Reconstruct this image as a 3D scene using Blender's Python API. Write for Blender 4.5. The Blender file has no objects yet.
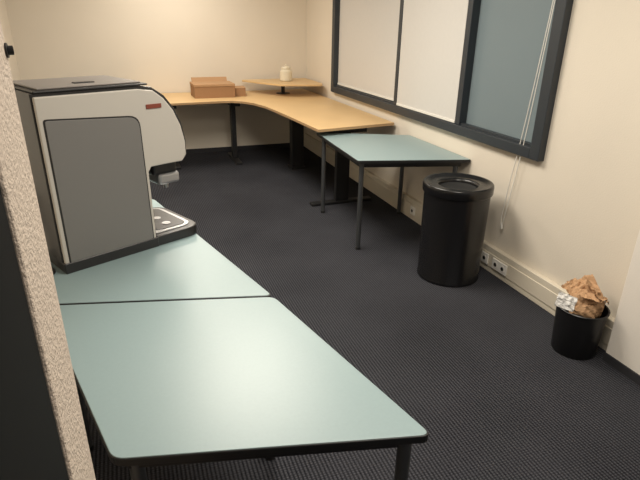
import bpy, bmesh, math, random
from mathutils import Matrix, Vector, noise
random.seed(3)
scene=bpy.context.scene
COL=scene.collection
scene.view_settings.view_transform='Standard'

# ------------------------------------------------------------ materials
def mat(name,color,rough=.5,metal=0,var=0.0,vscale=8,bump=0.0,bscale=60,coat=0,emis=0,spec=.5):
    m=bpy.data.materials.new(name); m.use_nodes=True
    nt=m.node_tree; b=nt.nodes['Principled BSDF']
    b.inputs['Base Color'].default_value=(*color,1)
    b.inputs['Roughness'].default_value=rough
    b.inputs['Metallic'].default_value=metal
    b.inputs['Specular IOR Level'].default_value=spec
    if coat: b.inputs['Coat Weight'].default_value=coat
    if emis:
        b.inputs['Emission Color'].default_value=(*color,1); b.inputs['Emission Strength'].default_value=emis
    tc=nt.nodes.new('ShaderNodeTexCoord')
    if var:
        n=nt.nodes.new('ShaderNodeTexNoise'); n.inputs['Scale'].default_value=vscale; n.inputs['Detail'].default_value=5
        nt.links.new(tc.outputs['Object'],n.inputs['Vector'])
        mx=nt.nodes.new('ShaderNodeMix'); mx.data_type='RGBA'
        mx.inputs['A'].default_value=(*[c*(1-var) for c in color],1)
        mx.inputs['B'].default_value=(*[min(1,c*(1+var)) for c in color],1)
        nt.links.new(n.outputs['Fac'],mx.inputs['Factor']); nt.links.new(mx.outputs['Result'],b.inputs['Base Color'])
    if bump:
        n=nt.nodes.new('ShaderNodeTexNoise'); n.inputs['Scale'].default_value=bscale; n.inputs['Detail'].default_value=4
        nt.links.new(tc.outputs['Object'],n.inputs['Vector'])
        bp=nt.nodes.new('ShaderNodeBump'); bp.inputs['Strength'].default_value=bump; bp.inputs['Distance'].default_value=.01
        nt.links.new(n.outputs['Fac'],bp.inputs['Height']); nt.links.new(bp.outputs['Normal'],b.inputs['Normal'])
    return m
M_wall=mat('wall_paint',(.73,.665,.565),.8,var=.03,vscale=3,bump=.12,bscale=120)
M_wall2=mat('column_paint',(.82,.77,.70),.8,var=.02,vscale=3,bump=.1,bscale=120)
M_stucco=mat('stucco',(.60,.51,.43),.9,var=.10,vscale=60,bump=.55,bscale=170)
M_ceil=mat('ceiling_white',(.8,.78,.74),.9)
M_frame=mat('window_frame_dark',(.026,.032,.039),.45)
M_blind=mat('blind_fabric',(.60,.58,.55),.8,var=.03,vscale=30)
M_glass=mat('window_dark_glass',(.18,.225,.245),.4,spec=.3)
M_trunk=mat('trunking_cream',(.68,.62,.51),.45)
M_socket=mat('socket_white',(.82,.80,.75),.4)
M_teal=mat('teal_laminate',(.255,.345,.36),.37,var=.04,vscale=120,spec=.55)
M_black=mat('black_edge',(.012,.012,.013),.45)
M_leg=mat('grey_steel',(.10,.105,.11),.35,metal=.6)
M_desk=mat('maple_laminate',(.66,.46,.235),.42,var=.06,vscale=4)
M_deskedge=mat('desk_edge_beech',(.42,.27,.14),.5)
M_binblk=mat('black_enamel',(.006,.006,.007),.26,spec=.5)
M_basket=mat('black_steel_basket',(.008,.008,.009),.4)
M_white=mat('machine_cream_plastic',(.54,.51,.465),.4)
M_grey=mat('machine_grey_panel',(.185,.18,.174),.55,var=.03,vscale=200)
M_dark=mat('machine_dark_plastic',(.022,.021,.022),.35)
M_dgrey=mat('machine_top_grey',(.19,.17,.155),.45)
M_silver=mat('silver_plastic',(.42,.42,.43),.3,metal=.6)
M_red=mat('badge_red',(.22,.05,.03),.4)
M_kraft=mat('kraft_paper',(.47,.285,.155),.85,var=.15,vscale=20,bump=.4,bscale=30)
M_paper=mat('white_paper',(.75,.74,.72),.8)
M_card=mat('cardboard',(.32,.175,.085),.85,var=.08,vscale=15)
M_card2=mat('cardboard_lid',(.42,.25,.13),.85,var=.08)
M_jar=mat('jar_cream',(.72,.66,.52),.3)
M_cord=mat('cord_white',(.75,.73,.68),.5)
M_doorframe=mat('door_frame_black',(.006,.006,.006),.8,var=.1,spec=.15)
M_brass=mat('strike_brown',(.09,.045,.03),.4,metal=.5)
M_hole=mat('dark_hole',(.01,.01,.01),.8)
M_skirt=mat('skirting_dark',(.022,.022,.026),.8)

def carpet():
    m=bpy.data.materials.new('ribbed_carpet'); m.use_nodes=True
    nt=m.node_tree; b=nt.nodes['Principled BSDF']; b.inputs['Roughness'].default_value=.95
    b.inputs['Specular IOR Level'].default_value=.1
    tc=nt.nodes.new('ShaderNodeTexCoord')
    sep=nt.nodes.new('ShaderNodeSeparateXYZ'); nt.links.new(tc.outputs['Object'],sep.inputs[0])
    def sine(out,k):
        a=nt.nodes.new('ShaderNodeMath'); a.operation='MULTIPLY'; a.inputs[1].default_value=k; nt.links.new(out,a.inputs[0])
        s=nt.nodes.new('ShaderNodeMath'); s.operation='SINE'; nt.links.new(a.outputs[0],s.inputs[0])
        c=nt.nodes.new('ShaderNodeMath'); c.operation='MULTIPLY_ADD'; c.inputs[1].default_value=.5; c.inputs[2].default_value=.5
        nt.links.new(s.outputs[0],c.inputs[0]); return c.outputs[0]
    sx=sine(sep.outputs['X'],2*math.pi/.0165); sy=sine(sep.outputs['Y'],2*math.pi/.012)
    mul=nt.nodes.new('ShaderNodeMath'); mul.operation='MULTIPLY'
    nt.links.new(sx,mul.inputs[0])
    hy=nt.nodes.new('ShaderNodeMath'); hy.operation='MULTIPLY_ADD'; hy.inputs[1].default_value=.5; hy.inputs[2].default_value=.4
    nt.links.new(sy,hy.inputs[0]); nt.links.new(hy.outputs[0],mul.inputs[1])
    n=nt.nodes.new('ShaderNodeTexNoise'); n.inputs['Scale'].default_value=110; n.inputs['Detail'].default_value=6
    nt.links.new(tc.outputs['Object'],n.inputs['Vector'])
    n2=nt.nodes.new('ShaderNodeTexNoise'); n2.inputs['Scale'].default_value=1.6; n2.inputs['Detail'].default_value=4
    nt.links.new(tc.outputs['Object'],n2.inputs['Vector'])
    add=nt.nodes.new('ShaderNodeMath'); add.operation='MULTIPLY_ADD'; add.inputs[1].default_value=.9
    nt.links.new(n.outputs['Fac'],add.inputs[0]); nt.links.new(mul.outputs[0],add.inputs[2])
    add2=nt.nodes.new('ShaderNodeMath'); add2.operation='MULTIPLY_ADD'; add2.inputs[1].default_value=.5
    nt.links.new(n2.outputs['Fac'],add2.inputs[0]); nt.links.new(add.outputs[0],add2.inputs[2])
    sc=nt.nodes.new('ShaderNodeMath'); sc.operation='MULTIPLY'; sc.inputs[1].default_value=.55
    nt.links.new(add2.outputs[0],sc.inputs[0])
    r=nt.nodes.new('ShaderNodeValToRGB'); nt.links.new(sc.outputs[0],r.inputs['Fac'])
    r.color_ramp.elements[0].position=.30; r.color_ramp.elements[0].color=(.007,.0073,.0098,1)
    r.color_ramp.elements[1].position=.98; r.color_ramp.elements[1].color=(.085,.087,.100,1)
    nt.links.new(r.outputs['Color'],b.inputs['Base Color'])
    bp=nt.nodes.new('ShaderNodeBump'); bp.inputs['Strength'].default_value=.6; bp.inputs['Distance'].default_value=.004
    nt.links.new(add.outputs[0],bp.inputs['Height']); nt.links.new(bp.outputs['Normal'],b.inputs['Normal'])
    return m
M_carpet=carpet()

# ------------------------------------------------------------ helpers
def setp(o,parent=None,label=None,category=None,kind=None,group=None):
    if parent: o.parent=parent
    if label: o['label']=label
    if category: o['category']=category
    if kind: o['kind']=kind
    if group: o['group']=group
    return o
def from_bm(name,bm,m,parent=None,bevel=0,smooth=False,**k):
    bmesh.ops.recalc_face_normals(bm,faces=bm.faces)
    me=bpy.data.meshes.new(name); bm.to_mesh(me); bm.free()
    o=bpy.data.objects.new(name,me); COL.objects.link(o)
    for mm in (m if isinstance(m,list) else [m]): me.materials.append(mm)
    if smooth:
        for p in me.polygons: p.use_smooth=True
    if bevel:
        b=o.modifiers.new('bevel','BEVEL'); b.width=bevel; b.segments=3; b.limit_method='ANGLE'; b.angle_limit=math.radians(40)
    return setp(o,parent,**k)
def addbox(bm,x0,x1,y0,y1,z0,z1,mi=0):
    v=[bm.verts.new(p) for p in [(x0,y0,z0),(x1,y0,z0),(x1,y1,z0),(x0,y1,z0),(x0,y0,z1),(x1,y0,z1),(x1,y1,z1),(x0,y1,z1)]]
    for f in [(0,1,2,3),(4,5,6,7),(0,1,5,4),(1,2,6,5),(2,3,7,6),(3,0,4,7)]:
        fc=bm.faces.new([v[i] for i in f]); fc.material_index=mi
def box(name,x0,x1,y0,y1,z0,z1,m,parent=None,bevel=0,**k):
    bm=bmesh.new(); addbox(bm,x0,x1,y0,y1,z0,z1); return from_bm(name,bm,m,parent,bevel,**k)
def prism(name,poly,a0,a1,m,parent=None,bevel=0,axis='z',**k):
    bm=bmesh.new()
    def P(p,a): return (p[0],p[1],a) if axis=='z' else ((p[0],a,p[1]) if axis=='y' else (a,p[0],p[1]))
    lo=[bm.verts.new(P(p,a0)) for p in poly]; hi=[bm.verts.new(P(p,a1)) for p in poly]
    bm.faces.new(lo); bm.faces.new(hi)
    n=len(poly)
    for i in range(n): bm.faces.new([lo[i],lo[(i+1)%n],hi[(i+1)%n],hi[i]])
    return from_bm(name,bm,m,parent,bevel,**k)
def lathe(name,prof,m,parent=None,seg=64,loc=(0,0,0),sharp=35,**k):
    bm=bmesh.new(); rings=[]
    for r,z in prof:
        if r<1e-6: rings.append([bm.verts.new((loc[0],loc[1],loc[2]+z))])
        else: rings.append([bm.verts.new((loc[0]+r*math.cos(2*math.pi*i/seg),loc[1]+r*math.sin(2*math.pi*i/seg),loc[2]+z)) for i in range(seg)])
    for a,b in zip(rings,rings[1:]):
        for i in range(seg):
            j=(i+1)%seg
            if len(a)==1 and len(b)==1: continue
            if len(a)==1: bm.faces.new([a[0],b[i],b[j]])
            elif len(b)==1: bm.faces.new([a[i],a[j],b[0]])
            else: bm.faces.new([a[i],a[j],b[j],b[i]])
    o=from_bm(name,bm,m,parent,smooth=True,**k)
    o.data.set_sharp_from_angle(angle=math.radians(sharp))
    return o
def tube(name,p0,p1,r,m,parent=None,seg=20,**k):
    p0=Vector(p0);p1=Vector(p1); d=(p1-p0); q=d.to_track_quat('Z','Y').to_matrix()
    bm=bmesh.new(); A=[];B=[]
    for i in range(seg):
        c=q@Vector((r*math.cos(2*math.pi*i/seg),r*math.sin(2*math.pi*i/seg),0))
        A.append(bm.verts.new(p0+c)); B.append(bm.verts.new(p1+c))
    bm.faces.new(A); bm.faces.new(B)
    for i in range(seg): bm.faces.new([A[i],A[(i+1)%seg],B[(i+1)%seg],B[i]])
    o=from_bm(name,bm,m,parent,smooth=True,**k)
    o.data.set_sharp_from_angle(angle=math.radians(40))
    return o
def curve(name,pts,r,m,parent=None,cyclic=False,**k):
    cu=bpy.data.curves.new(name,'CURVE'); cu.dimensions='3D'; cu.bevel_depth=r; cu.bevel_resolution=3
    s=cu.splines.new('NURBS'); s.points.add(len(pts)-1)
    for i,p in enumerate(pts): s.points[i].co=(*p,1)
    s.order_u=3; s.use_endpoint_u=not cyclic; s.use_cyclic_u=cyclic
    o=bpy.data.objects.new(name+'_c',cu); COL.objects.link(o)
    dg=bpy.context.evaluated_depsgraph_get(); me=bpy.data.meshes.new_from_object(o.evaluated_get(dg))
    bpy.data.objects.remove(o)
    ob=bpy.data.objects.new(name,me); COL.objects.link(ob); me.materials.clear(); me.materials.append(m)
    return setp(ob,parent,**k)
def empty(name,loc,rotz=0,**k):
    o=bpy.data.objects.new(name,None); COL.objects.link(o); o.location=loc; o.rotation_euler=(0,0,rotz); o.empty_display_size=.1
    return setp(o,**k)
def rpoly(poly,r,n=5):
    out=[]; N=len(poly)
    for i in range(N):
        p=Vector(poly[i]); a=Vector(poly[i-1]); b=Vector(poly[(i+1)%N])
        rr=r[i] if isinstance(r,(list,tuple)) else r
        if rr<=0: out.append(tuple(p)); continue
        da=(a-p);db=(b-p); l=min(rr,da.length*.45,db.length*.45)
        s=p+da.normalized()*l; e=p+db.normalized()*l
        for k in range(n+1):
            t=k/n; out.append(tuple(s*(1-t)**2+p*2*t*(1-t)+e*t*t))
    return out
S=dict(kind='structure')

# ------------------------------------------------------------ room
XW=2.44; YB=7.25; XL=-1.15; ZC=2.65
XJ=-.12; YF=.71
box('floor',-1.6,3.0,-1.5,7.6,-.05,0,M_carpet,**S)
box('ceiling',-1.6,3.0,-1.5,7.6,ZC,ZC+.05,M_ceil,**S)
box('wall_back',-1.3,XW+.3,YB,YB+.15,0,ZC,M_wall,**S)
box('wall_left',XL-.15,XL,.55,YB,0,ZC,M_wall,**S)
WY0,WY1,WZ0,WZ1=2.53,6.16,.915,2.15
bm=bmesh.new()
addbox(bm,XW,XW+.2,-1.4,WY0+.03,0,ZC); addbox(bm,XW,XW+.2,WY1-.03,YB,0,ZC)
addbox(bm,XW,XW+.2,WY0+.03,WY1-.03,0,WZ0+.03); addbox(bm,XW,XW+.2,WY0+.03,WY1-.03,WZ1-.03,ZC)
from_bm('wall_right',bm,M_wall,**S)
CX=2.325
box('wall_column',CX,XW,.2,1.70,0,ZC,M_wall2,bevel=.003,**S)
box('baseboard_column',CX-.010,CX,.2,1.70,0,.05,M_skirt,**S)
box('baseboard_back',XL,XW-.04,YB-.012,YB,0,.06,M_skirt,**S)
box('wall_front',XL-.1,XJ,.555,YF,0,ZC,M_stucco,bevel=.006,**S)
d=empty('door_1',(XJ,.4,0),**S)
box('door_frame',-.35,-.003,-.32,.154,0,2.4,M_doorframe,parent=d,bevel=.004)
box('door_stop',-.003,.006,-.1,.03,0,2.4,M_doorframe,parent=d,bevel=.002)
box('strike_plate',-.003,.002,.085,.125,.93,1.05,M_brass,parent=d,bevel=.0005,label='brown metal strike plate')
c=empty('wall_catch',(XJ,YF-.010,1.675),label='small black door catch fixed on the rough wall edge',category='door catch')
tube('knob',(0,0,0),(.007,0.002,0),.005,M_black,c)
tube('base_disc',(-.002,0,0),(.002,0,0),.008,M_black,c)

# window
w=empty('window_1',(0,0,0),**S)
bm=bmesh.new(); F=.085
x0,x1=XW-.05,XW+.08
addbox(bm,x0,x1,WY0,WY0+F,WZ0,WZ1); addbox(bm,x0,x1,WY1-F,WY1,WZ0,WZ1)
addbox(bm,x0,x1,WY0+F,WY1-F,WZ0,WZ0+.07); addbox(bm,x0,x1,WY0+F,WY1-F,WZ1-F,WZ1)
from_bm('window_frame',bm,M_frame,w,bevel=.005)
MY1,MY2=4.50,3.46
for my in (MY1,MY2):
    box('mullion',XW-.035,XW+.07,my-.03,my+.03,WZ0+.07,WZ1-F,M_frame,w,bevel=.004)
box('sill_ledge',XW-.02,XW+.02,WY0+F,WY1-F,WZ0+.07,WZ0+.085,M_frame,w)
box('glass_pane',XW+.03,XW+.04,WY0+F,MY2-.03,WZ0+.07,WZ1-F,M_glass,w)
box('glass_pane',XW+.05,XW+.06,MY2+.03,MY1-.03,WZ0+.07,WZ1-F,M_glass,w)
box('glass_pane',XW+.05,XW+.06,MY1+.03,WY1-F,WZ0+.07,WZ1-F,M_glass,w)
def blind(y0,y1,x,z0,lab):
    b=empty('roller_blind',(x,(y0+y1)/2,z0),label=lab,category='window blind',group='window blinds')
    yy=(y1-y0)/2
    box('fabric',-.002,.002,-yy,yy,.02,WZ1-F-z0-.02,M_blind,b)
    box('bottom_bar',-.008,.008,-yy,yy,0,.022,M_cord,b,bevel=.003)
    tube('roller_tube',(0,-yy,WZ1-F-z0-.02),(0,yy,WZ1-F-z0-.02),.018,M_blind,b)
blind(MY1+.035,WY1-F-.005,XW+.012,WZ0+.09,'off-white fabric roller blind lowered over the far window pane')
blind(MY2+.035,MY1-.035,XW-.03,WZ0+.074,'off-white fabric roller blind lowered over the middle window pane')
co=empty('blind_cord',(XW-.055,2.60,.38),label='thin white beaded blind cord hanging down the wall',category='blind cord')
curve('cord_loop',[(0,0,1.69),(0,.03,1.2),(.02,.09,.6),(.02,.16,.1),(.02,.175,.0),(.02,.195,.03),(.02,.17,.3),(.02,.125,.6),(0,.045,1.2),(0,.012,1.69)],.0032,M_cord,co)
tube('cord_tensioner',(.02,.17,-.01),(.02,.18,.03),.007,M_cord,co)
# trunking
tr=empty('trim_1',(0,0,0),**S)
bm=bmesh.new(); TX=XW-.04
addbox(bm,TX,XW,1.705,YB-.012,.0,.195); from_bm('trunk_body',bm,M_trunk,tr,bevel=.005)
box('trunk_cover',TX-.006,TX+.002,1.71,YB-.02,.045,.15,M_trunk,tr,bevel=.003)
def outlet(y,n,z=.098):
    w_=.078*n/2
    e=empty('power_outlet',(TX-.006,y,z),label='white double wall socket set in the cable trunking' if n==2 else 'white single wall socket set in the cable trunking',category='power outlet',group='wall sockets on the trunking')
    box('cover_plate',-.012,0,-w_,w_,-.04,.04,M_socket,e,bevel=.004)
    for i in range(n):
        yc=(i-(n-1)/2)*.078
        tube('socket_ring',(-.0145,yc,0),(-.008,yc,0),.024,M_socket,e)
        tube('socket_hole',(-.0155,yc,0),(-.009,yc,0),.015,M_hole,e)
outlet(2.71,2); outlet(2.88,1); outlet(3.97,1)
h_=empty('wall_hook',(XW,1.95,1.49),label='small dark hook on the cream wall',category='hook')
tube('hook_pin',(-.03,0,0),(0,0,0),.008,M_black,h_); tube('hook_plate',(-.004,0,0),(0,0,0),.018,M_black,h_)

# ------------------------------------------------------------ teal tables
def table(poly,legs,label,zt=.745,round_=.03):
    cx=sum(p[0] for p in poly)/len(poly); cy=sum(p[1] for p in poly)/len(poly)
    e=empty('meeting_table',(cx,cy,0),label=label,category='table',group='teal meeting tables')
    L=[(p[0]-cx,p[1]-cy) for p in poly]
    rp=rpoly(L,round_)
    prism('table_edge',[(x*.999,y*.999) for x,y in rp],zt-.026,zt-.002,M_black,e,bevel=.003,label='black table edge band')
    prism('tabletop',[(x*.992,y*.992) for x,y in rp],zt-.01,zt,M_teal,e,bevel=.0015,label='teal laminate tabletop')
    ins=[Vector(p)*.88 for p in L]
    bm=bmesh.new()
    for i in range(len(ins)):
        a=ins[i]; b=ins[(i+1)%len(ins)]; d=(b-a).normalized(); n=Vector((-d.y,d.x))*.012
        vs=[]
        for z in (zt-.066,zt-.026):
            for p in (a-n,b-n,b+n,a+n): vs.append(bm.verts.new((p.x,p.y,z)))
        for fc in [(0,1,2,3),(4,5,6,7),(0,1,5,4),(1,2,6,5),(2,3,7,6),(3,0,4,7)]: bm.faces.new([vs[k] for k in fc])
    from_bm('frame',bm,M_black,e)
    for lx,ly in legs:
        l=tube('leg',(lx-cx,ly-cy,.012),(lx-cx,ly-cy,zt-.026),.019,M_leg,e)
        tube('leg_cap',(lx-cx,ly-cy,0),(lx-cx,ly-cy,.02),.021,M_black,l)
    return e
A0=Vector((.633,.853)); A1=Vector((-.135,1.035)); 
A2=Vector((.440,1.678)); A3=Vector((-.37,1.878))
table([tuple(A1),tuple(A0),tuple(A2),tuple(A3)],[(.583,.905),(-.085,1.075),(.395,1.63),(-.33,1.82)],'empty teal laminate table with black edge and grey legs')
g=Vector((-.0015,.006))
B0=A2+g;B1=A3+g;B2=Vector((.085,3.02));B3=Vector((-.70,3.21))
table([tuple(B1),tuple(B0),tuple(B2),tuple(B3)],[(.38,1.73),(-.33,1.93),(.06,2.96),(-.64,3.13)],'teal laminate table with black edge carrying the coffee machine')
table([(1.580,3.475),(2.436,3.255),(2.436,4.22),(1.640,4.58)],[(1.635,3.52),(2.36,3.345),(2.36,4.18),(1.665,4.43)],'teal laminate table with grey tube legs beside the large bin',round_=.02,zt=.752)

# ------------------------------------------------------------ corner desk
dz=.82
ox,oy=1.9,6.5
e=empty('corner_desk',(ox,oy,0),label='maple laminate corner desk with black legs along the back wall',category='desk')
inner=[(.15,6.25),(1.05,6.33),(1.20,6.32),(1.31,6.24),(1.40,6.08),(1.47,5.80),(1.51,5.40),(1.545,4.95),(1.585,4.36)]
poly=[(x-ox,y-oy) for x,y in inner+[(2.41,4.49),(2.41,7.235),(.15,7.235)]]
prism('desk_edge',poly,dz-.025,dz-.002,M_deskedge,e)
prism('desktop',[(x*.998,y*.998) for x,y in poly],dz-.006,dz,M_desk,e,bevel=.001)
box('frame_beam',.55-ox,2.0-ox,6.78-oy,6.84-oy,dz-.10,dz-.026,M_black,e,bevel=.003)
box('frame_beam',1.93-ox,1.99-ox,4.62-oy,6.78-oy,dz-.10,dz-.026,M_black,e,bevel=.003)
def dleg(x,y,fx,fy,w=.05,wy=.05):
    l=box('leg',x-w-ox,x+w-ox,y-wy-oy,y+wy-oy,.03,dz-.10,M_black,e,bevel=.006)
    box('leg_foot',x-fx-ox,x+fx-ox,y-fy-oy,y+fy-oy,0,.03,M_black,l,bevel=.008)
    box('leg_bracket',x-max(fx*.7,.06)-ox,x+max(fx*.7,.06)-ox,y-max(fy*.7,.05)-oy,y+max(fy*.7,.05)-oy,dz-.10,dz-.026,M_black,l,bevel=.004)
dleg(1.95,4.66,.33,.04,.07,.03)
dleg(1.93,6.10,.09,.09,.075,.06)
dleg(1.27,6.74,.04,.30,.03,.05)
dleg(.5,6.74,.04,.30,.03,.05)
s=empty('corner_shelf',(2.0,6.85,dz),label='small maple raised shelf standing in the desk corner',category='shelf')
sp=[(1.47,7.12),(1.68,6.72),(1.86,6.46),(2.36,6.36),(2.40,6.5),(2.40,7.18)]
prism('shelf_board',[(x-2.0,y-6.85) for x,y in rpoly(sp,.05)],.135,.158,M_desk,s,bevel=.003)
tube('post',(-.02,0.0,.004),(-.02,0,.135),.025,M_black,s)
tube('post_base',(-.02,0.0,0),(-.02,0,.008),.09,M_black,s)
j=empty('jar',(2.02,6.84,dz+.158),label='cream ceramic jar with lid on the raised shelf',category='jar')
lathe('jar_body',[(0,0),(.068,0),(.08,.012),(.082,.07),(.08,.125),(.062,.145),(.055,.15),(0,.15)],M_jar,j)
lathe('lid',[(.058,.15),(.062,.165),(.056,.178),(.025,.185),(.014,.19),(.016,.205),(0,.21)],M_jar,j)
b=empty('cardboard_box',(1.06,6.78,dz),.02,label='flat brown cardboard box with raised lid flap on the desk',category='cardboard box')
box('carton',-.27,.23,-.17,.17,0,.135,M_card,b,bevel=.003)
box('lid',-.275,.23,-.175,.18,.136,.165,M_card2,b,bevel=.003)
prism('flap',[(.165,.165),(.19,.215),(.195,.213),(.17,.163)],-.25,.20,M_card2,b,axis='x')
b=empty('cardboard_box',(1.38,6.80,dz),-.1,label='small brown cardboard box at the end of the bigger carton',category='cardboard box')
box('carton',-.06,.07,-.12,.12,0,.10,M_card,b,bevel=.003)
box('flap',-.06,.07,-.122,.12,.10,.105,M_card2,b)

# ------------------------------------------------------------ coffee machine
ang=math.radians(26.0)
c=empty('coffee_machine',(-.290,2.135,.745),ang,label='grey and cream countertop coffee machine with spout and drip tray',category='coffee machine')
W=.39
prof=[(-.022,.04),(.385,.04),(.385,.35),(.40,.372),(.555,.372),(.577,.40),(.577,.46),(.562,.53),(.532,.60),(.490,.655),(.445,.69),(.38,.70),(-.022,.70)]
core=[(-.028,.04),(.38,.04),(.38,.36),(.395,.366),(.562,.366),(.590,.39),(.592,.46),(.578,.535),(.547,.608),(.503,.665),(.449,.702),(.38,.712),(-.028,.712)]
prism('body',core,.018,W-.018,M_dark,c,bevel=.004,axis='y',label='dark plastic core')
prism('side_cover',prof,0,.018,M_white,c,bevel=.005,axis='y',label='cream side cover')
prism('side_cover',prof,W-.018,W,M_white,c,bevel=.005,axis='y',label='cream side cover')
gp=rpoly([(.000,.045),(.368,.045),(.366,.590),(.000,.615)],[.005,.01,.045,.012])
prism('side_panel',gp,-.004,.002,M_grey,c,bevel=.002,axis='y',label='grey textured side panel')
prism('panel_gap',rpoly([(-.006,.04),(.373,.04),(.371,.596),(-.006,.621)],[.005,.01,.047,.014]),-.001,.002,M_dark,c,axis='y')
box('base',-.028,.392,-.006,W+.004,0,.045,M_dark,c,bevel=.004)
box('top_cover',-.018,.43,.01,W-.01,.712,.720,M_dark,c,bevel=.004)
t=box('hopper_lid',.003,.41,.03,W-.03,.720,.727,M_dgrey,c,bevel=.004,label='brownish grey top lid')
box('lid_handle',.17,.25,.10,.13,.727,.731,M_dark,t,bevel=.002)
box('badge',.405,.475,-.004,.0,.618,.636,M_red,c,bevel=.001,label='small dark red badge')
dsp=box('dispenser',.43,.555,.05,W-.05,.31,.368,M_dark,c,bevel=.015)
for yy in (.10,.16):
    tube('nozzle',(.515,yy,.235),(.515,yy,.30),.013,M_silver,dsp)
box('nozzle_cap',.455,.565,.05,.20,.262,.315,M_silver,dsp,bevel=.014,label='silver nozzle housing')
tp=rpoly([(.385,-.004),(.622,-.004),(.622,.38),(.385,.38)],[0,.07,.08,0],8)
d=prism('drip_tray',tp,0,.048,M_dark,c,bevel=.006)
ti=rpoly([(.40,.03),(.597,.03),(.597,.355),(.40,.355)],[.01,.06,.07,.01],8)
gr=prism('tray_grate',ti,.048,.052,M_silver,d,bevel=.001)
ti2=rpoly([(.418,.05),(.579,.05),(.579,.335),(.418,.335)],.04,8)
prism('grate_inset',ti2,.052,.054,M_dark,gr)
for k,yy in enumerate((.11,.20,.28)):
    tube('cup_mark',(.50,yy,.054),(.50,yy,.056),.020,M_silver,gr)
curve('power_cord',[(-.026,.28,.30),(-.06,.26,.26),(-.07,.22,.12),(-.06,.16,.02),(-.055,.08,.008),(-.06,.02,.008),(-.11,.03,.008)],.008,M_black,c,label='black power cord')

# ------------------------------------------------------------ large bin
b=empty('trash_bin',(2.085,2.90,0),label='tall round black metal trash bin with open-top lid',category='trash bin')
lathe('bin_body',[(0,0),(.217,0),(.222,.004),(.222,.02),(.219,.026),(.226,.65),(.2,.65),(.195,.05),(0,.05)],M_binblk,b)
lathe('bin_lid',[(.229,.640),(.236,.641),(.239,.648),(.240,.690),(.238,.702),(.232,.708),(.224,.709),(.215,.706),(.19,.695),(.165,.690),(.150,.694),(.138,.692),(.130,.680),(.128,.655),(.13,.650),(.226,.650),(.229,.640)],M_binblk,b,sharp=60)
lathe('inner_dish',[(.127,.668),(.10,.655),(.05,.648),(0,.646)],M_hole,b)

# ------------------------------------------------------------ small basket with bag
b=empty('wastebasket',(2.240,1.840,0),label='small round black wastebasket filled with a paper bag',category='wastebasket')
lathe('basket_body',[(0,0),(.113,0),(.116,.004),(.131,.268),(.136,.270),(.137,.278),(.133,.282),(.128,.278),(.110,.012),(0,.012)],M_basket,b)
def crumple(name,parent,m,loc,sc,seed,amp=.35,sub=4,**k):
    bm=bmesh.new(); bmesh.ops.create_icosphere(bm,subdivisions=sub,radius=1)
    for v in bm.verts:
        p=v.co.copy()
        n=noise.noise(p*1.3+Vector((seed,0,0)))*amp + abs(noise.noise(p*3.1+Vector((0,seed,0))))*amp*.8
        q=Vector((round(p.x*3+noise.noise(p*2)*1.2)/3,round(p.y*3)/3,round(p.z*3)/3))
        v.co=p*(1+n)*.8+q*.2*(.5+n)
        v.co=Vector((v.co.x*sc[0],v.co.y*sc[1],v.co.z*sc[2]))+Vector(loc)
        rr=math.hypot(v.co.x,v.co.y)
        if v.co.z<.095 and rr>.105: v.co.x*=.105/rr; v.co.y*=.105/rr
    return from_bm(name,bm,m,parent,**k)
pb=empty('paper_bag',(2.240,1.840,.2),label='crumpled brown paper bag stuffed into the wastebasket',category='paper bag')
crumple('bag_body',pb,M_kraft,(.005,-.005,.080),(.095,.090,.085),4.2,sub=4)
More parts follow.
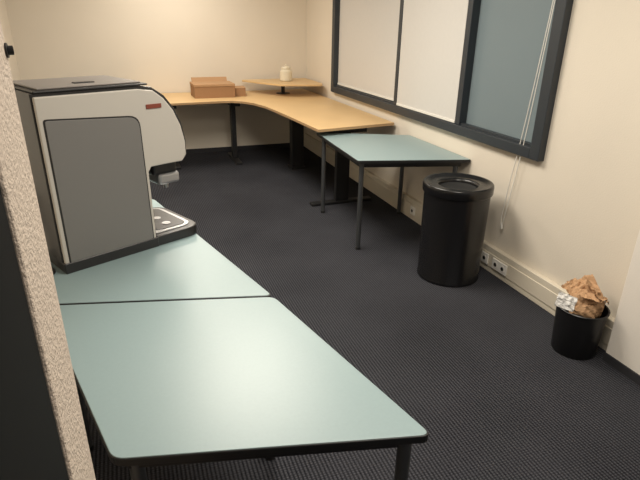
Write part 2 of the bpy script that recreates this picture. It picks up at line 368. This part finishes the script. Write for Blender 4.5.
def sheet(name,parent,m,loc,rot,w_,h__,seed,fold=.25,**k):
    bm=bmesh.new(); bmesh.ops.create_grid(bm,x_segments=14,y_segments=14,size=1)
    R=Matrix.Rotation(rot[2],3,'Z')@Matrix.Rotation(rot[1],3,'Y')@Matrix.Rotation(rot[0],3,'X')
    for v in bm.verts:
        x,y=v.co.x,v.co.y
        z=fold*(abs(noise.noise(Vector((x*1.5+seed,y*1.5,0))))*2-.4)+.1*noise.noise(Vector((x*5,y*5,seed)))
        v.co=R@Vector((x*w_,y*h__,z*(w_+h__)/2))+Vector(loc)
    return from_bm(name,bm,m,parent,**k)
sheet('bag_flap',pb,M_kraft,(.06,-.02,.165),(.5,.5,.3),.080,.065,1.3)
sheet('bag_flap',pb,M_kraft,(.03,.05,.17),(-.5,-.2,1.1),.08,.07,6.3)
sheet('bag_flap',pb,M_kraft,(.0,-.03,.165),(.2,.1,.7),.07,.06,3.3)
sheet('bag_flap',pb,M_kraft,(-.02,.06,.165),(.4,-.3,.1),.055,.05,8.3)
pp=empty('paper_sheet',(2.108,1.84,.32),label='crumpled white paper on the rim of the wastebasket',category='paper')
sheet('sheet',pp,M_paper,(.0,0,.012),(.5,-1.0,.5),.040,.050,9.1)

# ------------------------------------------------------------ lights
def ceil_light(x,y,power,sx=.6,sy=1.2,col=(1,.92,.80)):
    e=empty('ceiling_light',(x,y,ZC),label='rectangular recessed ceiling light panel',category='ceiling light',group='ceiling light panels')
    box('light_housing',-sx/2-.02,sx/2+.02,-sy/2-.02,sy/2+.02,-.02,0,M_ceil,e)
    l=bpy.data.lights.new('lamp','AREA'); l.shape='RECTANGLE'; l.size=sx; l.size_y=sy; l.energy=power; l.color=col
    o=bpy.data.objects.new('lamp',l); COL.objects.link(o); o.location=(0,0,-.03); o.parent=e
ceil_light(.72,3.5,74,.9,1.2)
ceil_light(.62,6.0,37)
ceil_light(1.0,1.3,44)
wd=bpy.data.worlds.new('w'); scene.world=wd; wd.use_nodes=True
wd.node_tree.nodes['Background'].inputs[0].default_value=(1,.94,.87,1); wd.node_tree.nodes['Background'].inputs[1].default_value=.28

# ------------------------------------------------------------ camera
cam=bpy.data.cameras.new('camera'); co=bpy.data.objects.new('camera',cam); COL.objects.link(co)
cam.sensor_width=36; cam.lens=517/640*36; cam.clip_start=.02
co.matrix_world=Matrix.Translation((0,0,1.71))@(Matrix.Rotation(math.radians(-20.33),4,'Z')@Matrix.Rotation(math.radians(90-22.91),4,'X')@Matrix.Rotation(math.radians(.91),4,'Z'))
scene.camera=co
